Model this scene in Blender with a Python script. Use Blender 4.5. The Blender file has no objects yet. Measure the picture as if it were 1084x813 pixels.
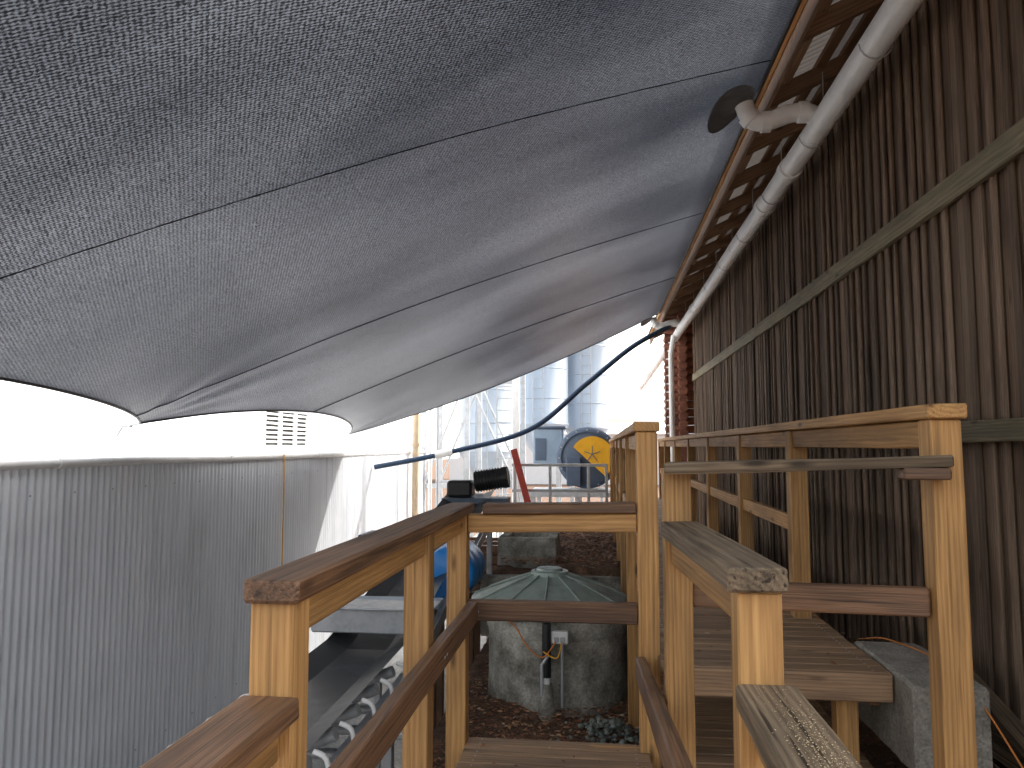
import bpy, math, random
from mathutils import Vector, Matrix, noise
random.seed(7)
scene=bpy.context.scene
R=math.radians
# ------------------------------------------------------------ node helpers
def newmat(name):
    m=bpy.data.materials.new(name); m.use_nodes=True
    nt=m.node_tree; nt.nodes.clear()
    out=nt.nodes.new('ShaderNodeOutputMaterial')
    b=nt.nodes.new('ShaderNodeBsdfPrincipled')
    nt.links.new(b.outputs[0],out.inputs[0])
    return m,nt,b,out
def N(nt,t,**kw):
    n=nt.nodes.new(t)
    for k,v in kw.items():
        if k in n.inputs: n.inputs[k].default_value=v
        else: setattr(n,k,v)
    return n
def ramp(nt,src,stops):
    r=nt.nodes.new('ShaderNodeValToRGB')
    e=r.color_ramp.elements
    while len(e)<len(stops): e.new(0.5)
    for i,(p,c) in enumerate(stops):
        e[i].position=p; e[i].color=(c[0],c[1],c[2],1) if not isinstance(c,(int,float)) else (c,c,c,1)
    nt.links.new(src,r.inputs[0]); return r
def mixc(nt,fac,a,b,mode='MIX'):
    m=nt.nodes.new('ShaderNodeMix'); m.data_type='RGBA'; m.blend_type=mode
    for i,v in ((0,fac),(6,a),(7,b)):
        sock=m.inputs[i]
        if isinstance(v,bpy.types.NodeSocket): nt.links.new(v,sock)
        elif i==0: sock.default_value=float(v)
        elif isinstance(v,(int,float)): sock.default_value=(v,v,v,1)
        else: sock.default_value=(v[0],v[1],v[2],1)
    return m.outputs[2]
def mapping(nt,src,scale,loc=(0,0,0),rot=(0,0,0)):
    m=nt.nodes.new('ShaderNodeMapping'); m.inputs['Scale'].default_value=scale; m.inputs['Location'].default_value=loc
    m.inputs['Rotation'].default_value=rot
    nt.links.new(src,m.inputs[0]); return m.outputs[0]
def bump(nt,b,h,strength=.3,dist=.01):
    n=nt.nodes.new('ShaderNodeBump'); n.inputs['Strength'].default_value=strength; n.inputs['Distance'].default_value=dist
    nt.links.new(h,n.inputs['Height']); nt.links.new(n.outputs[0],b.inputs['Normal'])
def coords(nt,kind='Object'):
    return nt.nodes.new('ShaderNodeTexCoord').outputs[kind]

def wood(name,light,dark,rough=.6,stain=.35,varn=.35,spec=.4,crack=.0,patch=None):
    m,nt,b,o=newmat(name)
    at=nt.nodes.new('ShaderNodeAttribute'); at.attribute_name='gc'
    v=at.outputs['Vector']
    w=N(nt,'ShaderNodeTexWave',wave_type='RINGS',rings_direction='X',Scale=22.0,Distortion=3.0,Detail=2.0)
    w.inputs['Detail Scale'].default_value=1.5
    nt.links.new(mapping(nt,v,(.12,1,1)),w.inputs[0])
    fn=N(nt,'ShaderNodeTexNoise',Scale=1.0,Detail=3.0); fn.inputs['Roughness'].default_value=.65
    nt.links.new(mapping(nt,v,(5,170,170)),fn.inputs[0])
    base=mixc(nt,w.outputs['Fac'],dark,light)
    base=mixc(nt,.55,base,ramp(nt,fn.outputs[0],[(.3,dark),(.7,light)]).outputs[0])
    vo=N(nt,'ShaderNodeTexVoronoi',Scale=1.0); nt.links.new(mapping(nt,v,(2.6,9,9)),vo.inputs[0])
    kn=ramp(nt,vo.outputs['Distance'],[(.05,.9),(.15,0.0)])
    base=mixc(nt,kn.outputs[0],base,tuple(c*.3 for c in dark))
    sn=N(nt,'ShaderNodeTexNoise',Scale=1.0,Detail=3.0); nt.links.new(mapping(nt,v,(2.2,14,14),(3,1,2)),sn.inputs[0])
    st=ramp(nt,sn.outputs[0],[(.42,0.0),(.68,1.0)])
    mu=N(nt,'ShaderNodeMath',operation='MULTIPLY'); nt.links.new(st.outputs[0],mu.inputs[0]); mu.inputs[1].default_value=stain
    base=mixc(nt,mu.outputs[0],base,(dark[0]*.45,dark[1]*.5,dark[2]*.6))
    if crack>0:
        cn=N(nt,'ShaderNodeTexNoise',Scale=1.0,Detail=2.0); nt.links.new(mapping(nt,v,(1.6,75,75),(7,3,1)),cn.inputs[0])
        ck=ramp(nt,cn.outputs[0],[(.60,0.0),(.66,crack)])
        base=mixc(nt,ck.outputs[0],base,tuple(c*.25 for c in dark))
    if patch:
        pn=N(nt,'ShaderNodeTexNoise',Scale=1.0,Detail=3.0); nt.links.new(mapping(nt,coords(nt),(1.2,1.2,.6)),pn.inputs[0])
        base=mixc(nt,ramp(nt,pn.outputs[0],[(.42,0.0),(.7,.7)]).outputs[0],base,mixc(nt,fn.outputs[0],tuple(c*.5 for c in patch),patch))
    geo=nt.nodes.new('ShaderNodeNewGeometry')
    hs=nt.nodes.new('ShaderNodeHueSaturation')
    mr=N(nt,'ShaderNodeMapRange'); nt.links.new(geo.outputs['Random Per Island'],mr.inputs[0])
    mr.inputs[3].default_value=1-varn; mr.inputs[4].default_value=1+varn
    nt.links.new(mr.outputs[0],hs.inputs['Value']); nt.links.new(base,hs.inputs['Color'])
    nt.links.new(hs.outputs[0],b.inputs['Base Color'])
    b.inputs['Roughness'].default_value=rough; b.inputs['Specular IOR Level'].default_value=spec
    bump(nt,b,fn.outputs[0],.6,.005)
    return m
def stone(name,c1,c2,scale=8,rough=.85,bs=.4,bd=.01,fine=60):
    m,nt,b,o=newmat(name); v=coords(nt)
    a=N(nt,'ShaderNodeTexNoise',Scale=scale,Detail=6.0); a.inputs['Roughness'].default_value=.65; nt.links.new(v,a.inputs[0])
    f=N(nt,'ShaderNodeTexNoise',Scale=fine,Detail=3.0); nt.links.new(v,f.inputs[0])
    c=ramp(nt,a.outputs[0],[(.35,c1),(.65,c2)]).outputs[0]
    c=mixc(nt,.5,c,mixc(nt,1.0,c,ramp(nt,f.outputs[0],[(.3,.35),(.7,1.3)]).outputs[0],'MULTIPLY'))
    nt.links.new(c,b.inputs['Base Color']); b.inputs['Roughness'].default_value=rough
    bump(nt,b,f.outputs[0],bs,bd)
    return m
def paint(name,c,rough=.45,metal=0.0,dirt=.3,dscale=6,streak=False,dc=None):
    m,nt,b,o=newmat(name); v=coords(nt)
    a=N(nt,'ShaderNodeTexNoise',Scale=1.0,Detail=5.0); a.inputs['Roughness'].default_value=.7
    s=(dscale,dscale,dscale*(.12 if streak else 1)); nt.links.new(mapping(nt,v,s),a.inputs[0])
    mk=ramp(nt,a.outputs[0],[(.45,0.0),(.75,dirt)])
    dcol=dc or tuple(x*.35 for x in c)
    nt.links.new(mixc(nt,mk.outputs[0],c,dcol),b.inputs['Base Color'])
    rr=ramp(nt,a.outputs[0],[(.3,rough*.8),(.7,min(1,rough*1.4))]); nt.links.new(rr.outputs[0],b.inputs['Roughness'])
    b.inputs['Metallic'].default_value=metal
    bump(nt,b,a.outputs[0],.12,.004)
    return m

M={}
M['post']=wood('treated_pine',(.66,.375,.14),(.38,.19,.064),.55,.42,.2,.4,.35)
M['cap']=wood('weathered_pine',(.26,.135,.066),(.11,.057,.031),.5,.55,.2,.5,.7)
M['grey']=wood('grey_weathered_board',(.28,.205,.128),(.095,.063,.038),.72,.6,.2,.4,.9)
M['deck']=wood('deck_boards',(.46,.30,.175),(.25,.15,.085),.6,.45,.25,.4,.4)
M['wall']=wood('dark_wall_boards',(.27,.18,.118),(.088,.057,.038),.7,.6,.36,.3,.75,(.30,.215,.148))
M['batten']=wood('aged_batten',(.31,.26,.16),(.14,.115,.07),.7,.4,.12)
M['rafter']=wood('rafter',(.34,.19,.10),(.15,.08,.04),.6,.3,.2)
M['log']=wood('red_log',(.32,.13,.08),(.14,.055,.035),.6,.3,.3)
M['concrete']=stone('old_concrete',(.12,.115,.09),(.50,.48,.42),4.5)
M['block']=stone('aerated_block',(.25,.23,.19),(.40,.37,.32),9,.9,.8,.012,90)
M['slab']=stone('yard_concrete',(.36,.355,.34),(.54,.53,.50),3)
M['soil']=stone('soil',(.10,.058,.036),(.26,.15,.092),6,.95,1.0,.03,45)
M['rock']=stone('pebble_stone',(.12,.15,.13),(.32,.36,.32),12)
M['pvc']=paint('white_pvc',(.88,.875,.85),.3,0,.2,4)
M['white']=paint('white_wall_paint',(.85,.85,.85),.5,0,.12,2)
M['steel']=paint('galvanised_steel',(.50,.52,.54),.4,.4,.4,9)
M['silo']=paint('silo_paint',(.46,.54,.63),.4,.0,.25,3,True)
M['slate']=paint('slate_blue_paint',(.085,.12,.18),.45,.0,.3,4)
M['pblue']=paint('pale_blue_paint',(.27,.36,.46),.45,.0,.3,4)
M['yellow']=paint('yellow_paint',(.80,.40,.015),.4,0,.3,8)
M['red']=paint('red_paint',(.45,.06,.04),.45,0,.4,8)
M['blue']=paint('blue_plastic',(.03,.27,.75),.3,0,.15,6)
M['black']=paint('black_rubber',(.018,.019,.021),.4,0,.4,10,dc=(.07,.07,.065))
M['seam']=paint('seam_thread',(.010,.011,.012),.7,0,.1)
M['belt']=paint('conveyor_belt',(.03,.032,.035),.42,0,.6,3,dc=(.10,.10,.095))
M['hose']=paint('blue_black_hose',(.02,.045,.09),.35,0,.3,6)
M['orange']=paint('orange_cord',(.60,.20,.04),.5,0,.3)
M['lid']=paint('green_grey_lid',(.31,.38,.34),.4,.1,.7,7,dc=(.12,.13,.10))
M['dark']=paint('painted_gap_shade',(.02,.018,.016),.8)  # near-black colour for sheets that stand in for shade in openings
M['tan']=paint('tan_paint',(.50,.38,.25),.5)
M['flap']=paint('grey_flap',(.15,.155,.16),.7)
M['sawdust']=paint('sawdust_flakes',(.60,.46,.27),.8,0,.1)
m,nt,b,o=newmat('fibreglass_roof_sheet'); v=coords(nt)
a=N(nt,'ShaderNodeTexNoise',Scale=2.5,Detail=5.0); nt.links.new(v,a.inputs[0])
c=ramp(nt,a.outputs[0],[(.3,(.22,.19,.175)),(.7,(.40,.36,.335))]).outputs[0]
nt.links.new(c,b.inputs['Base Color']); b.inputs['Roughness'].default_value=.5
tr=nt.nodes.new('ShaderNodeBsdfTranslucent'); tr.inputs[0].default_value=(.11,.095,.085,1)
ms=nt.nodes.new('ShaderNodeMixShader'); ms.inputs[0].default_value=.3
nt.links.new(b.outputs[0],ms.inputs[1]); nt.links.new(tr.outputs[0],ms.inputs[2]); nt.links.new(ms.outputs[0],o.inputs[0])
M['roofu']=m
m,nt,b,o=newmat('corrugated_zincalume'); v=coords(nt)
a=N(nt,'ShaderNodeTexNoise',Scale=1.0,Detail=5.0); nt.links.new(mapping(nt,v,(7,7,.35)),a.inputs[0]); a.inputs['Roughness'].default_value=.75
g=N(nt,'ShaderNodeTexNoise',Scale=1.2,Detail=5.0); nt.links.new(v,g.inputs[0])
c=ramp(nt,a.outputs[0],[(.3,(.68,.71,.75)),(.5,(.87,.90,.94)),(.75,(.90,.92,.95))]).outputs[0]
c=mixc(nt,ramp(nt,g.outputs[0],[(.54,0.0),(.75,.5)]).outputs[0],c,(.62,.63,.64))
nt.links.new(c,b.inputs['Base Color']); b.inputs['Metallic'].default_value=.06; b.inputs['Roughness'].default_value=.32
M['corr']=m
# shade cloth: knitted twill that lets a little light through
m,nt,b,o=newmat('shade_cloth'); v=coords(nt)
def band(rotz,scale,dist):
    wv=N(nt,'ShaderNodeTexWave',Scale=scale,Distortion=dist,Detail=2.0,bands_direction='X'); wv.inputs['Detail Scale'].default_value=2.0
    nt.links.new(mapping(nt,v,(1,1,0),rot=(0,0,rotz)),wv.inputs[0]); return wv.outputs['Fac']
w1=band(1.15,21.0,3.0); w2=band(-.5,17.0,2.5)
kn=N(nt,'ShaderNodeTexNoise',Scale=1.0,Detail=2.0); kn.inputs['Roughness'].default_value=.7
nt.links.new(mapping(nt,v,(62,135,30),rot=(0,0,.5)),kn.inputs[0])
s1=N(nt,'ShaderNodeMath',operation='MULTIPLY_ADD'); nt.links.new(w1,s1.inputs[0]); s1.inputs[1].default_value=.28; nt.links.new(kn.outputs[0],s1.inputs[2])
ad=N(nt,'ShaderNodeMath',operation='MULTIPLY_ADD'); nt.links.new(w2,ad.inputs[0]); ad.inputs[1].default_value=.20; nt.links.new(s1.outputs[0],ad.inputs[2])
wr=ramp(nt,ad.outputs[0],[(.56,.08),(.74,.38),(.90,1.0)])
light_patches=N(nt,'ShaderNodeTexNoise',Scale=1.0,Detail=3.0); nt.links.new(mapping(nt,v,(.35,.8,.3)),light_patches.inputs[0])  # broad noise paints patches of light coming through into the cloth colours
bc=ramp(nt,light_patches.outputs[0],[(.3,(.034,.036,.042)),(.7,(.070,.073,.081))]).outputs[0]
col=mixc(nt,1.0,bc,wr.outputs[0],'MULTIPLY')
nt.links.new(col,b.inputs['Base Color']); b.inputs['Roughness'].default_value=.36; b.inputs['Specular IOR Level'].default_value=.24
bump(nt,b,ad.outputs[0],.6,.004)
tr=nt.nodes.new('ShaderNodeBsdfTranslucent')
nt.links.new(mixc(nt,1.0,ramp(nt,light_patches.outputs[0],[(.32,(.030,.033,.041)),(.7,(.098,.102,.115))]).outputs[0],wr.outputs[0],'MULTIPLY'),tr.inputs[0])
ads=nt.nodes.new('ShaderNodeAddShader'); nt.links.new(b.outputs[0],ads.inputs[0]); nt.links.new(tr.outputs[0],ads.inputs[1])
nt.links.new(ads.outputs[0],o.inputs[0])
M['sail']=m

# ------------------------------------------------------------ mesh builder
class MB:
    def __init__(s): s.v=[];s.f=[];s.fm=[];s.sm=[];s.gc=[];s.mats=[]
    def mi(s,k):
        if k not in s.mats: s.mats.append(k)
        return s.mats.index(k)
    def add(s,vs,fs,mat,smooth=False,gc=None):
        o=len(s.v); s.v+=[tuple(p) for p in vs]
        s.gc+=gc if gc else [tuple(p) for p in vs]
        i=s.mi(mat)
        for f in fs: s.f.append([a+o for a in f]); s.fm.append(i); s.sm.append(smooth)
    def obj(s,name,parent=None):
        me=bpy.data.meshes.new(name); me.from_pydata(s.v,[],s.f)
        for k in s.mats: me.materials.append(M[k])
        me.polygons.foreach_set('material_index',s.fm); me.polygons.foreach_set('use_smooth',s.sm)
        at=me.attributes.new('gc','FLOAT_VECTOR','POINT')
        at.data.foreach_set('vector',[c for p in s.gc for c in p])
        me.update(); ob=bpy.data.objects.new(name,me); scene.collection.objects.link(ob)
        if parent: ob.parent=parent
        return ob
def empty(name):
    e=bpy.data.objects.new(name,None); scene.collection.objects.link(e); return e
def beam(mb,p0,p1,w,h,mat='post',up=None,ch=.005,n=None,jit=.0012):
    p0=Vector(p0);p1=Vector(p1);d=p1-p0;L=d.length;d.normalize()
    if up is None: up=(0,1,0) if abs(d.z)>.8 else (0,0,1)
    s=d.cross(Vector(up)).normalized(); t=s.cross(d).normalized()
    if n is None: n=max(2,int(L/.25))
    ch=min(ch,w*.3,h*.3,L*.3)
    hw,hh=w/2,h/2
    prof=[(hw-ch,-hh),(hw,-hh+ch),(hw,hh-ch),(hw-ch,hh),(-hw+ch,hh),(-hw,hh-ch),(-hw,-hh+ch),(-hw+ch,-hh)]
    xs=[0,ch]+[ch+(L-2*ch)*i/n for i in range(1,n)]+[L-ch,L]
    ox=random.uniform(0,60);oy=random.uniform(-.12,.12);oz=random.choice((-1,1))*random.uniform(.03,.12)
    vs=[];gc=[]
    for i,x in enumerate(xs):
        k=1-(ch*.8/max(hw,.001)) if i in(0,len(xs)-1) else 1
        k2=1-(ch*.8/max(hh,.001)) if i in(0,len(xs)-1) else 1
        for (a,c) in prof:
            a2=a*k+random.uniform(-jit,jit);c2=c*k2+random.uniform(-jit,jit)
            vs.append(p0+d*x+s*a2+t*c2);gc.append((x+ox,a2+oy,c2+oz))
    fs=[]
    for i in range(len(xs)-1):
        for j in range(8):
            q=(j+1)%8; fs.append([i*8+j,i*8+q,(i+1)*8+q,(i+1)*8+j])
    fs.append(list(range(8))[::-1]); e=(len(xs)-1)*8; fs.append([e+j for j in range(8)])
    mb.add(vs,fs,mat,False,gc)
def box(mb,lo,hi,mat,ch=.004):
    cx,cy=(lo[0]+hi[0])/2,(lo[1]+hi[1])/2
    beam(mb,(cx,cy,lo[2]),(cx,cy,hi[2]),hi[0]-lo[0],hi[1]-lo[1],mat,up=(0,1,0),ch=ch,n=1,jit=0)
def tube(mb,pts,r,mat,seg=12,caps=True,smooth=True):
    pts=[Vector(p) for p in pts]; vs=[];fs=[]
    rs=r if isinstance(r,(list,tuple)) else [r]*len(pts)
    pu=None
    for i,p in enumerate(pts):
        d=(pts[min(i+1,len(pts)-1)]-pts[max(i-1,0)]).normalized()
        u=Vector((0,0,1)) if pu is None else pu
        if abs(d.dot(u))>.95 and pu is None: u=Vector((1,0,0))
        s=d.cross(u).normalized(); t=s.cross(d).normalized(); pu=t
        for j in range(seg):
            a=2*math.pi*j/seg; vs.append(p+s*math.cos(a)*rs[i]+t*math.sin(a)*rs[i])
    for i in range(len(pts)-1):
        for j in range(seg):
            q=(j+1)%seg; fs.append([i*seg+j,i*seg+q,(i+1)*seg+q,(i+1)*seg+j])
    mb.add(vs,fs,mat,smooth)
    if caps:
        e=(len(pts)-1)*seg
        mb.add(vs[:seg],[list(range(seg))[::-1]],mat); mb.add(vs[e:],[list(range(seg))],mat)
def lathe(mb,c,prof,mat,seg=40,axis='z',smooth=True,jit=0):
    vs=[];fs=[]
    for (r,z) in prof:
        for j in range(seg):
            a=2*math.pi*j/seg; rr=r+random.uniform(-jit,jit)
            if axis=='z': vs.append((c[0]+rr*math.cos(a),c[1]+rr*math.sin(a),c[2]+z))
            elif axis=='y': vs.append((c[0]+rr*math.cos(a),c[1]+z,c[2]+rr*math.sin(a)))
            else: vs.append((c[0]+z,c[1]+rr*math.cos(a),c[2]+rr*math.sin(a)))
    for i in range(len(prof)-1):
        for j in range(seg):
            q=(j+1)%seg; fs.append([i*seg+j,i*seg+q,(i+1)*seg+q,(i+1)*seg+j])
    mb.add(vs,fs,mat,smooth)
def spline(P,n=10):
    P=[Vector(p) for p in P]; out=[]
    for i in range(len(P)-1):
        a=P[max(i-1,0)];b=P[i];c=P[i+1];d=P[min(i+2,len(P)-1)]
        for k in range(n):
            t=k/n; out.append(.5*((2*b)+(c-a)*t+(2*a-5*b+4*c-d)*t*t+(3*b-a-3*c+d)*t**3))
    out.append(P[-1]); return out
def terrain(name,x0,x1,y0,y1,z,mat,amp,step,sc=2.0,skirt=.6):
    nx=max(2,int((x1-x0)/step));ny=max(2,int((y1-y0)/step)); mb=MB(); vs=[];fs=[]
    for j in range(ny+1):
        for i in range(nx+1):
            x=x0+(x1-x0)*i/nx;y=y0+(y1-y0)*j/ny
            e=min(i,j,nx-i,ny-j)
            zz=z+amp*noise.noise(Vector((x*sc,y*sc,z)))+amp*.5*noise.noise(Vector((x*sc*4,y*sc*4,3)))
            if e==0 and skirt: zz-=skirt
            vs.append((x,y,zz))
    for j in range(ny):
        for i in range(nx):
            a=j*(nx+1)+i; fs.append([a,a+1,a+nx+2,a+nx+1])
    mb.add(vs,fs,mat,True); return mb.obj(name)

# ------------------------------------------------------------ ground
GZ=-3.0; GT=-1.8
mb=MB(); mb.add([(-150,-60,GZ),(150,-60,GZ),(150,240,GZ),(-150,240,GZ)],[[0,1,2,3]],'soil'); mb.obj('ground')
mb=MB(); mb.add([(-4.2,-20,GZ+.006),(-1.05,-20,GZ+.006),(-1.05,40,GZ+.006),(-4.2,40,GZ+.006)],[[0,1,2,3]],'slab'); mb.obj('pavement')
terrain('garden_soil',-1.1,.32,-2,7.3,GT+.04,'soil',.05,.06,2.5,1.3)
terrain('garden_soil.001',-1.15,.3,7.3,13.8,-1.20,'soil',.09,.1,1.5,1.9)
terrain('garden_soil.002',.28,1.8,-2,14,-1.42,'soil',.05,.08,2.0,1.6)
mb=MB()
def leaf(x,y,z,s):
    a=random.uniform(0,6.28);ca,sa=math.cos(a),math.sin(a);t=random.uniform(-.4,.4)
    P=[(-s,0),(-.2*s,.35*s),(s,0),(-.2*s,-.35*s)]
    mb.add([(x+p*ca-q*sa,y+p*sa+q*ca,z+t*q+random.uniform(0,s*.4)) for p,q in P],[[0,1,2,3]],'leafm')
m,nt,b,o=newmat('dry_leaves'); geo=nt.nodes.new('ShaderNodeNewGeometry')
nt.links.new(ramp(nt,geo.outputs['Random Per Island'],[(0,(.10,.04,.025)),(.5,(.32,.13,.065)),(.85,(.46,.25,.12)),(1,(.52,.42,.28))]).outputs[0],b.inputs['Base Color'])
b.inputs['Roughness'].default_value=.7; M['leafm']=m
for _ in range(5500): leaf(random.uniform(-.95,.25),random.uniform(3.6,7.2),GT+.05+random.uniform(0,.03),random.uniform(.01,.028))
for _ in range(4500): leaf(random.uniform(-1,.15),random.uniform(7.4,12),-1.16+random.uniform(0,.05),random.uniform(.015,.035))
for _ in range(2200): leaf(random.uniform(.35,1.78),random.uniform(1.5,9),-1.39+random.uniform(0,.03),random.uniform(.01,.025))
for _ in range(120): leaf(random.uniform(.3,1.0),random.uniform(3.3,6),-.895,random.uniform(.01,.02))
for _ in range(90): leaf(random.uniform(-.58,.18),random.uniform(1.6,3.4),-1.305,random.uniform(.008,.018))
mb.obj('leaf_litter')
mb=MB()
for _ in range(160):
    x=.02+random.gauss(0,.11);y=4.75+random.gauss(0,.15);r=random.uniform(.010,.024);z=GT+.06+max(0,.09-((x-.02)**2+(y-4.75)**2)*2)*random.random()
    lathe(mb,(x,y,z),[(0.001,-r*.7),(r*.8,-r*.4),(r,0),(r*.75,r*.45),(.001,r*.65)],'rock',7,jit=r*.12)
mb.obj('pebble_pile')
mb=MB()
for _ in range(900):
    x=.345+random.gauss(0,.022);y=1.30+random.gauss(0,.13);s=random.uniform(.0008,.0026)
    if abs(x-.33)>.055 or y>1.6: continue
    a=random.uniform(0,3.1);z=-.4808+random.uniform(0,.002)
    mb.add([(x+s*math.cos(a+k*1.57)*(1 if k%2 else .5),y+s*math.sin(a+k*1.57)*(1 if k%2 else .5),z+random.uniform(0,.0015)) for k in range(4)],[[0,1,2,3]],'sawdust')
mb.obj('sawdust')

# ------------------------------------------------------------ decks
def deck(x0,x1,y0,y1,z,pw=.088,gap=.006):
    mb=MB(); y=y0
    while y<y1:
        beam(mb,(x0+random.uniform(-.006,.006),y+pw/2,z-.016+random.uniform(-.001,.001)),(x1+random.uniform(-.006,.006),y+pw/2,z-.016+random.uniform(-.001,.001)),pw,.032,'deck',n=4); y+=pw+gap
    for x in (x0+.06,x1-.06): beam(mb,(x,y0+.01,z-.085),(x,y1-.01,z-.085),.045,.10,'cap')
    y=y0
    while y<y1:
        for x in (x0+.06,x1-.06):
            for dy in (.022,.066): tube(mb,[(x,y+dy,z-.002),(x,y+dy,z+.0015)],.004,'steel',6)
        y+=pw+gap
    return mb
mb=deck(-.60,.20,-1.2,3.42,-1.31)
for y in (0,1.6,3.3):
    for x in (-.5,.1): beam(mb,(x,y,GT),(x,y,-1.37),.09,.09)
beam(mb,(-.60,3.45,-1.37),(.2,3.45,-1.37),.03,.12,'post')
mb.obj('timber_deck')
mb=deck(.30,1.10,.6,4.3,-1.31); mb.obj('timber_deck.001')
mb=deck(.24,1.14,3.25,13.5,-.90)
beam(mb,(.25,3.235,-.955),(1.14,3.235,-.955),.028,.11,'deck')
for y in (3.35,5,7,9,11,13):
    for x in (.33,.99): beam(mb,(x,y,-1.45),(x,y,-.935),.085,.085)
mb.obj('timber_deck.002')

# ------------------------------------------------------------ railings
def post(mb,x,y,z0,z1,w=.09,mat='post'): beam(mb,(x,y,z0),(x,y,z1),w,w,mat,ch=.004)
mb=MB(); XL=-.648
post(mb,XL,1.505,-1.9,-.307); post(mb,XL,2.70,-1.9,-.307); post(mb,XL,3.45,-1.9,-.307)
beam(mb,(XL+.005,1.44,-.284),(XL+.005,3.52,-.284),.115,.045,'cap',jit=.002)
for a,c in ((1.552,2.653),(2.747,3.403)): beam(mb,(XL,a,-.348),(XL,c,-.348),.06,.078,'post')
beam(mb,(-.572,1.2,-.74),(-.572,3.40,-.735),.045,.09,'cap',jit=.002)
beam(mb,(XL+.005,-1.4,-.507),(XL+.005,1.457,-.507),.12,.045,'cap',jit=.002)
beam(mb,(XL,-1.4,-.57),(XL,1.455,-.57),.05,.078,'post')
post(mb,XL,-.6,-1.9,-.61)
for y in (2.68,2.72,3.42): tube(mb,[(-.55,y,-.74),(-.5475,y,-.74)],.006,'steel',8)
mb.obj('timber_railing')
mb=MB()
beam(mb,(-.528,3.45,-.284),(.155,3.45,-.272),.115,.045,'cap')
beam(mb,(-.600,3.45,-.350),(.158,3.45,-.338),.06,.082,'post')
beam(mb,(-.600,3.45,-.737),(.158,3.45,-.737),.045,.09,'cap')
mb.obj('timber_railing.001')
mb=MB()
post(mb,.322,1.675,-1.9,-.300); post(mb,.253,2.62,-1.9,-.075); post(mb,.205,3.45,-1.9,.063)
beam(mb,(.318,1.61,-.272),(.255,2.573,-.272),.12,.05,'grey',jit=.003)
beam(mb,(.318,1.722,-.345),(.254,2.572,-.345),.05,.085,'post')
beam(mb,(.19,1.2,-.70),(.165,3.40,-.955),.045,.09,'cap')
beam(mb,(.33,-1.4,-.507),(.33,1.628,-.507),.12,.05,'grey',jit=.003)
beam(mb,(.33,-1.4,-.575),(.33,1.626,-.575),.05,.08,'post')
mb.obj('timber_railing.002')
mb=MB(); CX,CY=1.052,2.50
beam(mb,(.21,2.535,-.072),(CX-.01,2.41,-.046),.075,.036,'grey',jit=.003)
beam(mb,(.302,2.62,-.485),(CX-.05,2.51,-.478),.045,.085,'cap',jit=.002)
beam(mb,(CX-.15,2.42,-.083),(CX-.02,2.405,-.083),.07,.035,'cap')
mb.obj('timber_railing.003')
mb=MB()
YS=(CY,4.25,5.75,7.4,9.0,10.6,12.2,13.4)
for y in YS: post(mb,CX,y,-1.5,.082,.092)
beam(mb,(CX,CY-.065,.107),(CX,13.4,.107),.115,.045,'post')
for a,c in zip(YS[:-1],YS[1:]):
    beam(mb,(CX-.005,a+.05,.037),(CX-.005,c-.05,.037),.05,.088,'post')
    if a>3: beam(mb,(CX-.005,a+.05,-.42),(CX-.005,c-.05,-.42),.04,.085,'post')
mb.obj('timber_railing.004')
mb=MB()
ys=(3.45,4.95,6.45,8.0,9.6,11.2,13.0)
for y in ys[1:]: post(mb,.205,y,-1.9,.063)
beam(mb,(.205,3.39,.086),(.205,13.1,.086),.115,.042,'post')
for a,c in zip(ys[:-1],ys[1:]):
    beam(mb,(.205,a+.05,.02),(.205,c-.05,.02),.05,.08,'post')
    beam(mb,(.205,a+.05,-.42),(.205,c-.05,-.42),.045,.09,'post')
mb.obj('timber_railing.005')

# ------------------------------------------------------------ timber building (right)
BY=1.6
tb=empty('timber_clad_building')
mb=MB(); y=BY; WX=1.8
while y<14.7:
    w=random.choice((.10,.115,.13,.14,.155))
    lean=random.uniform(-.005,.005)
    beam(mb,(WX+.02+random.uniform(0,.006),y+w/2,-1.45),(WX+.02+random.uniform(0,.006),y+w/2+lean,2.95),w-.009,.022,'wall',up=(1,0,0),n=8)
    if random.random()<.75: beam(mb,(WX-.003+random.uniform(-.004,.002),y+random.uniform(-.012,.012),-1.4+random.uniform(-.05,.05)),(WX-.003,y,2.95),random.uniform(.035,.065),.02,'wall',up=(1,0,0),n=8)
    y+=w
mb.add([(WX+.045,BY,-1.5),(WX+.045,14.7,-1.5),(WX+.045,14.7,3),(WX+.045,BY,3)],[[0,1,2,3]],'dark')  # dark sheet paints the shade seen between the boards
mb.obj('wall_boards',tb)
mb=MB()
beam(mb,(WX-.032,BY,1.29),(WX-.032,14.6,1.29),.035,.13,'batten',jit=.003)
beam(mb,(WX-.032,BY,.07),(WX-.032,14.6,.07),.035,.10,'batten',jit=.003)
mb.obj('battens',tb)
mb=MB()
sl=.45
def rz(x): return 2.46+(x-1.15)*sl
y=BY+.2
while y<17.5:
    beam(mb,(1.2,y,rz(1.2)-.02),(2.6,y,rz(2.6)-.02),.045,.12,'rafter'); y+=.9
for x in (1.33,1.58,1.76,1.95): beam(mb,(x,BY,rz(x)+.045),(x,17.6,rz(x)+.045),.07,.04,'rafter')
beam(mb,(1.18,BY,2.42),(1.18,17.6,2.42),.03,.16,'rafter')
beam(mb,(1.14,BY,2.475),(1.14,17.6,2.475),.045,.035,'post')
mb.obj('rafters',tb)
mb=MB(); vs=[];fs=[]; yl=17.7-BY; n=int(yl/.0127/2)
for i in range(n+1):
    yy=BY-.1+yl*i/n; zz=.008*math.sin(2*math.pi*yy/.076)
    vs+=[(1.1,yy,rz(1.1)+.09+zz),(3.4,yy,rz(3.4)+.09+zz),(6.5,yy,rz(1.1)-.3+zz)]
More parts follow.
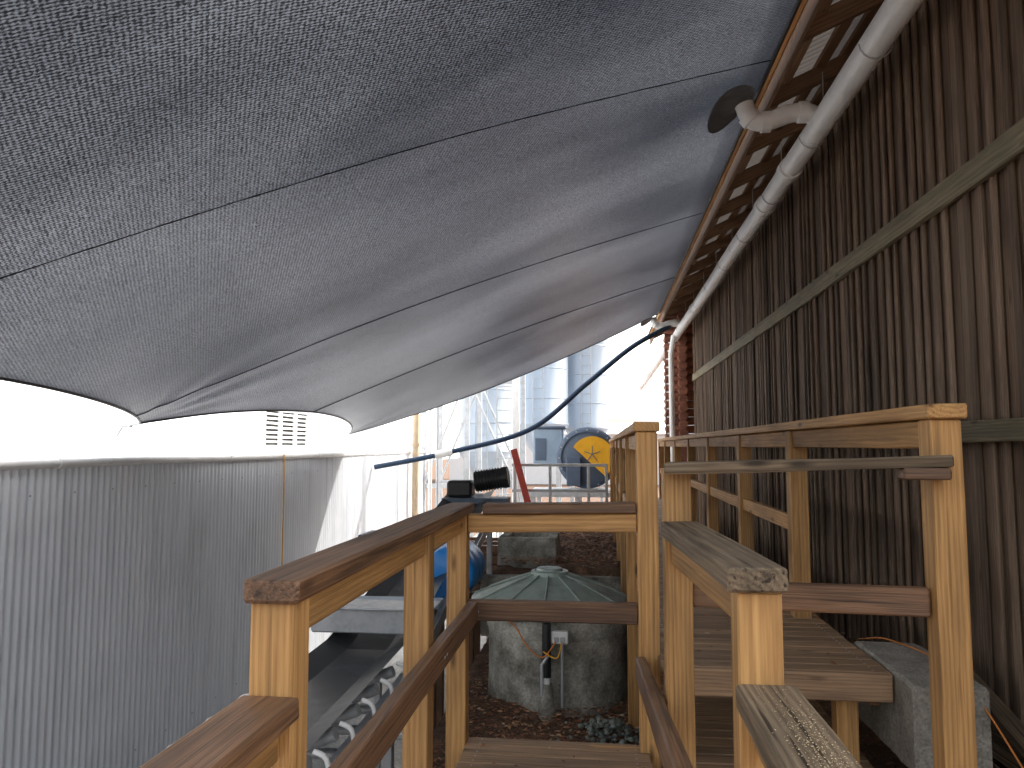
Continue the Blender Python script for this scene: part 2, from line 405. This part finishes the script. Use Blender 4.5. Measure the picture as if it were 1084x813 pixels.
for i in range(n): fs+=[[3*i,3*i+1,3*i+4,3*i+3],[3*i+1,3*i+2,3*i+5,3*i+4]]
mb.add(vs,fs,'roofu'); mb.obj('roof',tb)
mb=MB(); box(mb,(1.9,14.72,-1.5),(6,14.76,2.4),'wall'); box(mb,(1.9,BY-.05,-3),(6,BY-.01,2.4),'wall'); box(mb,(6.0,BY,-3),(6.04,14.7,2.4),'wall')
mb.obj('end_walls',tb)
mb=MB(); z=-1.4
while z<2.6:
    tube(mb,[(1.62,14.95,z),(1.62,18.5,z)],.085,'log',10)
    tube(mb,[(1.30,15.3,z+.08),(2.4,15.3,z+.08)],.085,'log',10); z+=.165
mb.obj('log_wall',tb)
# ------------------------------------------------------------ PVC pipe
pe=empty('white_drain_pipe')
mb=MB(); PX,PZ=1.5,2.16
tube(mb,[(PX,BY,PZ+.03)]+[(PX+.004*math.sin(i*1.3),i,PZ+.02-.002*i+.006*math.sin(i*2.4)) for i in range(3,29)],.080,'pvc',24)
for y in (6.0,6.9,12,18,23): tube(mb,[(PX,y-.06,PZ+.02-.002*y),(PX,y+.06,PZ+.02-.002*y)],.090,'pvc',24)
mb.obj('main_pipe',pe)
mb=MB()
for y0 in (5.15,14.0):
    p=spline([(PX,y0,PZ+.03),(PX-.08,y0,PZ+.09),(PX-.2,y0,PZ+.09),(PX-.36,y0,PZ+.04),(PX-.46,y0,PZ+.07),(PX-.50,y0,PZ+.17)],6)
    tube(mb,p,.062,'pvc',18)
    for k in (8,18,24): 
        d=(p[k+1]-p[k]).normalized(); tube(mb,[p[k]-d*.03,p[k]+d*.03],.072,'pvc',18)
for y0 in (14.6,15.3): tube(mb,[(1.42,y0,PZ-.05),(1.36,y0,PZ-.4),(1.36,y0,-1.2)],.05,'pvc',12)
mb.obj('elbows',pe)
mb=MB(); y=2.88
while y<20:
    tube(mb,[(PX+.085,y,PZ-.02),(PX+.085,y,rz(PX)+.02)],.0035,'steel',6)
    tube(mb,[(PX+.088*math.cos(a*.39),y,PZ+.01-.088*math.sin(a*.39)) for a in range(0,9)],.004,'steel',5); y+=1.24
mb.obj('hangers',pe)

# ------------------------------------------------------------ shade sail
se=empty('shade_sail')
TC=[0,.3235,.6706,1.0]; T0=TC[1]
def edge_d(t):
    for a,c in zip(TC[:-1],TC[1:]):
        if t<=c+1e-6:
            f=(t-a)/(c-a); return .50*(4*f*(1-f))**.8 if 0<f<1 else 0
    return 0
def sail(s,t,off=0):
    d=edge_d(t)
    far=max(0,(t-.75)/.25)
    xe=1.10
    X=xe-s*(xe+4.0-d)
    Y=(-3.5+17.3*t)*(1-s)+(-5.2+17.0*t)*s
    Y-= .45*4*s*(1-s)*far
    seff=(xe-X)/(xe+4.0)
    Z=2.42-2.22*seff-.22*4*s*(1-s)*far**2+.10*math.sin(math.pi*s)*(1-far)
    for tc in TC[1:]:
        cx,cy=-4.0,-5.2+17.0*tc
        dx,dy=X-cx,Y-cy; r=math.hypot(dx,dy)+.05; an=math.atan2(dy,dx)
        Z+=.012*math.sin(an*13+tc*5)*math.exp(-r/.9)*min(1,r*1.5)
    Z+=(.012*noise.noise(Vector((X*.4,Y*.7,2)))+.0018*noise.noise(Vector((X*.9,Y*3.5,5))))*math.sin(math.pi*min(1,max(0,s)))
    return Vector((X,Y,Z+off))
mb=MB(); ns,ntt=110,170; vs=[];fs=[]
for j in range(ntt+1):
    for i in range(ns+1): vs.append(sail(i/ns,T0+(1-T0)*j/ntt))
for j in range(ntt):
    for i in range(ns):
        a=j*(ns+1)+i; fs.append([a,a+1,a+ns+2,a+ns+1])
mb.add(vs,fs,'sail',True); mb.obj('cloth',se)
mb=MB()
for yy in (3.85,6.95,9.95):
    t=(yy+4.3)/17.15
    tube(mb,[sail(i/110,t,-.003) for i in range(111)],{3.85:.003,6.95:.004,9.95:.006}[yy],'seam',6)
mb.obj('seams',se)
mb=MB()
tube(mb,[sail(1,T0+(1-T0)*i/160) for i in range(161)],.013,'black',8)
tube(mb,[sail(i/60,1) for i in range(61)],.010,'black',8)
tube(mb,[sail(i/60,T0) for i in range(61)],.012,'black',8)
tube(mb,[sail(0,T0+(1-T0)*i/60) for i in range(61)],.016,'black',8)
for tc in TC[1:]:
    p=sail(1,tc); tube(mb,[p,p+Vector((-.10,0,-.02))],.012,'steel',8)
    q=[p+Vector((-.10+.06*math.cos(a*.524)-.04,.06*math.sin(a*.524),-.03)) for a in range(13)]; tube(mb,q,.009,'steel',8)
    tube(mb,[p+Vector((-.16,0,-.03)),(-4.28,p.y,-.02)],.010,'steel',8)
mb.obj('hem_and_fittings',se)
mb=MB()
for y0 in (5.15,14.0):
    c=Vector((PX-.52,y0,0)); vs=[]
    for k in range(24):
        a=k/24*6.283; x=c.x-.07+.15*math.cos(a); yy=c.y+.34*math.sin(a)
        z=2.42-2.22*((1.1-x)/5.1)-.03+.02*math.sin(a*2); vs.append((x,yy,z))
    mb.add(vs,[list(range(24))],'flap')
mb.obj('vent_flaps',se)

# ------------------------------------------------------------ left corrugated building
cb=empty('corrugated_metal_building')
mb=MB(); vs=[];fs=[]; y0,y1=0,17; n=int((y1-y0)/.076)*8; X0=-4.0
P8=[0,.1,.72,1,1,.72,.1,0]
for i in range(n+1):
    yy=y0+.076*i/8; xx=X0+.018*P8[i%8]-.009+.004*math.sin(yy*2.1)
    vs+=[(xx,yy,GZ+.01),(xx,yy,-.14)]
for i in range(n): fs.append([2*i,2*i+2,2*i+3,2*i+1])
mb.add(vs,fs,'corr',True); mb.obj('wall',cb)
mb=MB()
y=.38
while y<y1:
    for z in (-.35,-2.6): tube(mb,[(X0+.008,y,z),(X0+.014,y,z)],.007,'steel',6)
    y+=.456
mb.obj('wall_screws',cb)
mb=MB()
tube(mb,[(X0+.0,y0,-.125),(X0+.0,y1,-.125)],.038,'pvc',14)
for y in (2.6,5.2,7.8,10.4,13,15.6): tube(mb,[(X0,y,-.125),(X0,y+.08,-.125)],.043,'pvc',14)
mb.obj('gutter',cb)
mb=MB(); mb.add([(X0-.05,y0,-.10),(X0-.05,y1,-.10),(X0-2.0,y1,-.02),(X0-2.0,y0,-.02)],[[0,1,2,3]],'white')
mb.obj('roof',cb)
mb=MB(); box(mb,(X0-3,y1,GZ),(X0+.0,y1+.05,-.16),'corr'); mb.obj('end_wall',cb)
wb=empty('white_building')
mb=MB(); 
for k in range(15):
    a=2+k*2.0; box(mb,(-6.3,a,-.5),(-6.0,a+1.99,4.2),'white',.006)
mb.obj('wall',wb)
mb=MB()
for zz in range(7): beam(mb,(-5.97,12.95,.08+zz*.085),(-5.97,14.9,.08+zz*.085),.05,.035,'pvc')
for y in (12.9,13.6,14.3,14.95): box(mb,(-6.0,y-.03,.0),(-5.93,y+.03,.68),'pvc')
box(mb,(-6.0,12.9,.64),(-5.92,14.95,.70),'steel'); mb.add([(-5.995,12.9,.02),(-5.995,14.95,.02),(-5.995,14.95,.66),(-5.995,12.9,.66)],[[0,1,2,3]],'dark')  # dark quad paints the shade behind the louvre slats
mb.obj('louvre_window',wb)
mb=MB(); box(mb,(-6.0,7.9,.10),(-5.9,8.02,.24),'steel'); tube(mb,[(-5.93,7.96,.1),(-5.93,7.96,-.02)],.012,'steel',6); mb.obj('junction_box',wb)
mb=MB(); tube(mb,spline([(-3.95,9.15,-.1),(-3.94,9.15,-.6),(-3.95,9.17,-1.5)],5),.008,'yellow',6); mb.obj('yellow_rope')

# ------------------------------------------------------------ concrete tank
te=empty('concrete_tank'); TX,TY=-.31,5.67
mb=MB(); lathe(mb,(TX,TY,GT),[(.525,0),(.52,.05),(.515,.3),(.517,.5),(.51,.60),(.50,.63),(.44,.635)],'concrete',64,jit=.002)
lathe(mb,(TX,TY,GT),[(.522,.50),(.53,.52),(.53,.6),(.50,.632)],'concrete',64,jit=.002)
mb.obj('tank_wall',te)
mb=MB(); seg=24
lathe(mb,(TX-.07,TY,-1.11),[(.50,-.05),(.575,-.045),(.58,0),(.56,.02),(.30,.115),(.13,.17)],'lid',seg,smooth=False)
lathe(mb,(TX-.07,TY,-1.11),[(.14,.165),(.135,.195),(.11,.20),(.10,.19),(.09,.215),(.001,.22)],'lid',24,smooth=False)
for k in range(0,seg,2):
    a=2*math.pi*k/seg
    tube(mb,[(TX-.07+r*math.cos(a),TY+r*math.sin(a),-1.11+z) for r,z in((.56,.024),(.30,.12),(.14,.175))],.007,'lid',6)
mb.obj('lid',te)
mb=MB()
px,py=-.36,5.06
tube(mb,[(px,py,GT),(px,py,-1.16)],.022,'pvc',12); tube(mb,[(px,py,-1.5),(px,py,-1.16)],.03,'black',10)
lathe(mb,(px,py,GT),[(.055,0),(.055,.12),(.045,.14),(.04,.22),(.03,.26)],'concrete',16)
tube(mb,[(px-.03,py-.02,-1.62),(px-.03,py-.02,-1.42),(px+.01,py-.02,-1.36)],.012,'steel',8)
box(mb,(px+.03,py+.0,-1.29),(px+.14,py+.05,-1.21),'pvc',.006)
box(mb,(px+.05,py-.012,-1.275),(px+.08,py-.001,-1.245),'steel'); box(mb,(px+.09,py-.012,-1.275),(px+.12,py-.001,-1.245),'steel')
tube(mb,[(px+.1,py+.03,-1.29),(px+.1,py+.03,-1.7)],.011,'steel',8)
mb.obj('standpipe_and_outlet',te)
mb=MB()
tube(mb,spline([(px+.06,py-.02,-1.27),(px-.02,py-.06,-1.36),(px-.12,py-.05,-1.30),(px-.2,py+.02,-1.20),(px-.25,py,-1.15)],6),.005,'orange',6)
tube(mb,spline([(px+.1,py-.02,-1.27),(px+.07,py-.07,-1.36),(px-.02,py-.04,-1.33)],6),.005,'yellow',6)
mb.obj('power_lead',te)

mb=MB()
x0,x1,y0,y1=-1.05,-.45,7.75,8.5
box(mb,(x0,y0,-1.5),(x1,y0+.1,-.93),'concrete',.01);box(mb,(x0,y1-.1,-1.5),(x1,y1,-.93),'concrete',.01)
box(mb,(x0,y0+.102,-1.5),(x0+.1,y1-.102,-.932),'concrete',.01);box(mb,(x1-.1,y0+.102,-1.5),(x1,y1-.102,-.932),'concrete',.01)
mb.obj('concrete_pit_box')
mb=MB(); beam(mb,(-1.14,7.25,-1.5),(.2,7.25,-1.5),.09,.56,'concrete',n=8,ch=.01,jit=.004); mb.obj('retaining_wall')
mb=MB(); beam(mb,(1.285,3.05,-1.06),(1.285,3.72,-1.06),.27,.34,'block',ch=.012,n=10,jit=.004); mb.obj('concrete_block')
mb=MB(); beam(mb,(1.74,3.0,-1.3),(1.62,4.4,-1.28),.08,.07,'grey'); beam(mb,(1.60,2.6,-1.27),(1.68,3.9,-1.05),.08,.05,'grey')
mb.obj('timber_offcuts')
mb=MB(); tube(mb,spline([(1.2,5.6,-.85),(1.35,4.6,-1.1),(1.27,4.0,-.95),(1.31,3.7,-.882),(1.36,3.15,-.882),(1.48,2.85,-1.2),(1.4,2.2,-1.33)],10),.004,'orange',6); mb.obj('extension_cord')

# ------------------------------------------------------------ conveyor
ce=empty('belt_conveyor')
mb=MB(); bx0,bx1=-1.90,-1.33
pa=[(2.2,-1.46),(5.2,-1.40),(5.6,-1.34),(9.6,-.60)]
prof=[(-.285,.06),(-.14,0),(.14,0),(.285,.06)]
cx=(bx0+bx1)/2; vs=[];fs=[]
for (y,z) in pa:
    for (dx,dz) in prof: vs.append((cx+dx,y,z+dz))
for i in range(len(pa)-1):
    for j in range(3): a=i*4+j; fs.append([a,a+1,a+5,a+4])
mb.add(vs,fs,'belt'); mb.obj('belt',ce)
mb=MB()
for sx in (-.33,.33):
    for (a,c) in zip(pa[:-1],pa[1:]): beam(mb,(cx+sx,a[0],a[1]-.12),(cx+sx,c[0],c[1]-.12),.05,.10,'steel')
for y in (2.8,4.6,6.6,8.8):
    zt=-1.5 if y<5.5 else -1.5+(y-5.6)*.185
    for sx in (-.33,.33): beam(mb,(cx+sx,y,GZ),(cx+sx,y,zt),.06,.06,'steel')
    beam(mb,(cx-.3,y,GZ+.5),(cx+.3,y,GZ+.5),.04,.04,'steel')
mb.obj('frame',ce)
mb=MB()
for y in (3.4,3.75,4.1,4.45,4.8):
    tube(mb,[(cx-.14,y,-1.48),(cx+.14,y,-1.48)],.035,'steel',10)
    for s in(-1,1):
        tube(mb,[(cx+s*.15,y,-1.48),(cx+s*.30,y,-1.42)],.035,'steel',10)
        tube(mb,spline([(cx+s*.32,y,-1.37),(cx+s*.38,y,-1.40),(cx+s*.39,y,-1.50),(cx+s*.35,y,-1.60)],4),.013,'pvc',8)
    tube(mb,[(cx-.25,y,-1.66),(cx+.42,y,-1.66)],.03,'steel',10)
mb.obj('idlers',ce)
mb=MB()
beam(mb,(cx-.42,5.35,-1.22),(cx+.42,5.35,-1.22),.22,.17,'steel',ch=.01)
beam(mb,(cx-.46,5.34,-1.125),(cx+.46,5.34,-1.125),.30,.012,'steel')
beam(mb,(cx-.42,5.7,-1.18),(cx+.42,5.7,-1.18),.15,.06,'pblue')
mb.obj('skirt_hood',ce)
mb=MB()
hx,hy,hz=-1.42,9.3,-.42
d0=Vector((.34,.0,.05)).normalized()
def mp(t): return Vector((hx,hy,hz))+d0*t
tube(mb,[mp(-.12),mp(.22)],.12,'black',20)
for k in range(9): tube(mb,[mp(-.10+k*.035),mp(-.09+k*.035)],.135,'black',20)
tube(mb,[mp(.22),mp(.30)],.13,'black',20); box(mb,(hx-.45,hy-.15,hz-.2),(hx-.14,hy+.15,hz+.0),'black',.03)
box(mb,(hx-.5,hy-.2,hz-.28),(hx+.3,hy+.2,hz-.21),'slate')
mb.obj('drive_motor',ce)
mb=MB()
lathe(mb,(-1.33,6.6,-1.12),[(.001,0),(.20,0),(.225,.02),(.235,.18),(.225,.22),(.238,.26),(.24,.42),(.225,.46),(.235,.5),(.235,.62),(.20,.66),(.001,.66)],'blue',32,axis='y'); 
beam(mb,(-1.56,6.75,-1.40),(-1.10,6.75,-1.40),.08,.08,'cap');beam(mb,(-1.56,7.1,-1.40),(-1.10,7.1,-1.40),.08,.08,'cap')
for x in(-1.5,-1.16):
    for y in (6.75,7.1): beam(mb,(x,y,GZ),(x,y,-1.44),.07,.07,'cap')
mb.obj('blue_drum')
mb=MB(); box(mb,(-3.0,8.8,-1.35),(-2.2,10.2,-1.3),'pvc',.01)
for x in(-2.95,-2.25):
    for y in (8.85,10.15): box(mb,(x-.03,y-.03,GZ),(x+.03,y+.03,-1.352),'steel')
mb.obj('work_table')
mb=MB(); box(mb,(-2.9,9.0,-1.298),(-2.55,9.5,-1.10),'pvc',.02); box(mb,(-2.92,8.98,-1.10),(-2.53,9.52,-1.07),'slate',.008); mb.obj('storage_bin')
mb=MB()
for k in range(5): beam(mb,(-2.2,11.0,-2.0+k*.13),(-1.2,11.0,-2.0+k*.13),1.0,.02,'cap')
for k in range(5):
    for y in(10.55,11,11.45): beam(mb,(-2.2,y,-1.94+k*.13),(-1.2,y,-1.94+k*.13),.09,.09,'cap')
for y in(10.6,11.4):
    for x in(-2.1,-1.3): beam(mb,(x,y,GZ),(x,y,-2.02),.09,.09,'cap')
mb.obj('pallet_stack')

mb=MB(); tube(mb,spline([(-3.95,13.0,-.37),(-2.75,13.2,-.13),(-1.26,13.5,.29),(-.25,13.6,1.10),(.6,13.8,1.80),(1.3,14,2.2)],10),.045,'hose',12)
tube(mb,[(-2.9,13.18,-.16),(-2.6,13.22,-.10)],.07,'pvc',12); mb.obj('suspended_hose')

# ------------------------------------------------------------ plant in background
mb=MB(); box(mb,(-1.68,14.5,GZ),(-1.55,14.63,2.6),'pvc',.01); box(mb,(-1.76,14.42,GZ),(-1.47,14.71,GZ+.03),'steel'); mb.obj('white_column')
mb=MB()
X=[-4.0,-3.0,-1.9]
for y in (17,18.8):
    for x in X: beam(mb,(x,y,GZ),(x,y,2.2),.10,.10,'steel')
    for z in (-.9,1.6): beam(mb,(-4,y,z),(-1.9,y,z),.07,.10,'steel')
    beam(mb,(-4,y-.05,-.9),(-3.0,y-.05,1.6),.05,.06,'steel'); beam(mb,(-1.9,y-.05,-.9),(-3.0,y-.05,1.6),.05,.06,'steel')
for k in range(18): beam(mb,(-2.4,17.6,GZ+.2+k*.28),(-2.0,17.6,GZ+.2+k*.28),.03,.03,'steel')
for x in(-2.4,-2.0): beam(mb,(x,17.6,GZ),(x,17.6,2.2),.035,.035,'steel')
mb.obj('steel_frame_tower')
mb=MB(); tube(mb,[(-3.85,15.6,GZ),(-3.85,15.6,.75)],.07,'tan',14); tube(mb,[(-3.85,15.6,.0),(-3.85,15.6,.06)],.1,'tan',14); mb.obj('vent_stack')
mb=MB(); tube(mb,[(-3.45,15.2,GZ),(-3.45,15.2,1.3)],.04,'pvc',12);tube(mb,[(-3.3,15.2,GZ),(-3.3,15.2,1.3)],.03,'steel',12); mb.obj('pipe_riser')
def silo(x,y,r,zb,zt,mat):
    mb=MB()
    lathe(mb,(x,y,0),[(.12,zb-.9*r*1.3),(r,zb),(r,zb+.02),(r*1.02,zb+.03),(r*1.02,zb+.08),(r,zb+.09),(r,zt),(r*1.02,zt),(r*1.02,zt+.05),(.15,zt+r*.5),(.001,zt+r*.5)],mat,48)
    z=zb+.8
    while z<zt: lathe(mb,(x,y,0),[(r,z),(r+.015,z+.01),(r+.015,z+.03),(r,z+.04)],mat,48); z+=.9
    for k in range(4):
        a=k*1.57+.78; beam(mb,(x+r*.93*math.cos(a),y+r*.93*math.sin(a),GZ),(x+r*.93*math.cos(a),y+r*.93*math.sin(a),zb+.05),.09,.09,'steel')
    for s in(-.15,.15): tube(mb,[(x+s,y-r-.08,zb-.5),(x+s,y-r-.08,zt)],.015,'steel',6)
    k=zb-.4
    while k<zt: tube(mb,[(x-.15,y-r-.08,k),(x+.15,y-r-.08,k)],.01,'steel',5); k+=.3
    return mb.obj('storage_silo')
silo(-.42,24,.70,.5,6,'silo'); silo(-1.80,23,.84,.6,6,'silo'); silo(-3.1,20.5,.72,-.2,4.4,'silo')
be=empty('rotary_screen_machine'); mx_,my,mz=-.26,15.5,-.24
mb=MB()
lathe(mb,(mx_,my,mz),[(.001,0),(.57,0),(.62,.03),(.62,.5),(.64,.52),(.64,.56),(.62,.58),(.62,1.6),(.001,1.6)],'slate',48,axis='y')
lathe(mb,(mx_,my,mz),[(.53,-.03),(.56,-.03),(.56,.0)],'slate',48,axis='y')
for k in range(16):
    a=k*.3927; tube(mb,[(mx_+.57*math.cos(a),my-.03,mz+.57*math.sin(a)),(mx_+.57*math.cos(a),my+.02,mz+.57*math.sin(a))],.018,'steel',6)
box(mb,(mx_-.42,my-.14,mz-.56),(mx_-.14,my-.04,mz+.02),'slate',.01)
mb.obj('drum',be)
mb=MB(); vs=[];K=28
ang=[R(-55)+R(205)*k/K for k in range(K+1)]
fr=[(mx_+.10+.44*math.cos(a)-.0,my-.09,mz+.0+.44*math.sin(a)) for a in ang]
bk=[(x,my-.035,z) for x,_,z in fr]
n=len(fr); mb.add(fr+bk,[list(range(n)),list(range(n,2*n))[::-1]]+[[i,(i+1)%n,n+(i+1)%n,n+i] for i in range(n)],'yellow')
for k in range(5):
    a=k*1.2566+1.57; beam(mb,(mx_+.10,my-.10,mz+.08),(mx_+.10+.17*math.cos(a),my-.10,mz+.08+.17*math.sin(a)),.014,.014,'slate')
mb.obj('belt_guard',be)
mb=MB(); box(mb,(mx_-1.12,my+.1,mz-.15),(mx_-.50,my+1.0,mz+.60),'pblue',.02); box(mb,(mx_-1.17,my+.05,mz+.602),(mx_-.45,my+1.05,mz+.65),'slate',.01)
box(mb,(mx_-1.07,my+.08,mz-.05),(mx_-.85,my+.098,mz+.4),'slate',.004)
box(mb,(mx_-1.2,my-.2,mz-.78),(mx_+.7,my+1.5,mz-.68),'steel'); 
for x in(mx_-1.1,mx_-.2,mx_+.6):
    for y in(my-.1,my+1.4): box(mb,(x-.05,y-.05,GZ),(x+.05,y+.05,mz-.682),'steel')
mb.obj('housing',be)
mb=MB()
for x in(-1.45,-.85,-.2,.1): beam(mb,(x,12.9,GZ),(x,12.9,-.30),.05,.05,'steel')
for z in(-.32,-.75): beam(mb,(-1.5,12.9,z),(.12,12.9,z),.05,.05,'steel')
beam(mb,(-1.22,12.8,-.95),(-1.46,12.8,-.05),.11,.05,'red')
mb.obj('steel_guard_rail')
ds=empty('distant_shed'); mb=MB(); box(mb,(-12,60,GZ),(14,70,1.0),'white'); mb.obj('walls',ds)
mb=MB(); mb.add([(-12.4,59.6,.95),(14.4,59.6,.95),(14.4,65,2.0),(-12.4,65,2.0),(14.4,70.4,.95),(-12.4,70.4,.95)],[[0,1,2,3],[3,2,4,5]],'white'); 
mb.obj('roof',ds)

# ------------------------------------------------------------ light
sd=Vector((.60,.50,.66)).normalized()
el=math.asin(sd.z); az=math.atan2(sd.x,sd.y)
w=bpy.data.worlds.new('World'); scene.world=w; w.use_nodes=True
nt=w.node_tree; bg=nt.nodes['Background']
sk=nt.nodes.new('ShaderNodeTexSky'); sk.sky_type='NISHITA'; sk.sun_disc=False; sk.sun_elevation=el; sk.sun_rotation=az
sk.air_density=1.3; sk.dust_density=5; sk.ozone_density=.5
hs=nt.nodes.new('ShaderNodeHueSaturation'); hs.inputs['Saturation'].default_value=.28; hs.inputs['Value'].default_value=3.4
nt.links.new(sk.outputs[0],hs.inputs['Color']); nt.links.new(hs.outputs[0],bg.inputs[0]); bg.inputs[1].default_value=.15
L=bpy.data.lights.new('sun','SUN'); L.energy=5; L.angle=R(.5); L.color=(1,.96,.9)
lo=bpy.data.objects.new('sun',L); scene.collection.objects.link(lo)
lo.rotation_euler=(-sd).to_track_quat('-Z','Y').to_euler()
scene.view_settings.view_transform='Standard'; scene.view_settings.look='None'; scene.view_settings.exposure=0
# ------------------------------------------------------------ camera
cam=bpy.data.cameras.new('cam'); cam.sensor_width=36; cam.lens=26.57; cam.clip_end=600; cam.clip_start=.02
co=bpy.data.objects.new('cam',cam); scene.collection.objects.link(co)
co.location=(0,0,0); co.rotation_euler=(R(94.7),0,R(6.63)); scene.camera=co
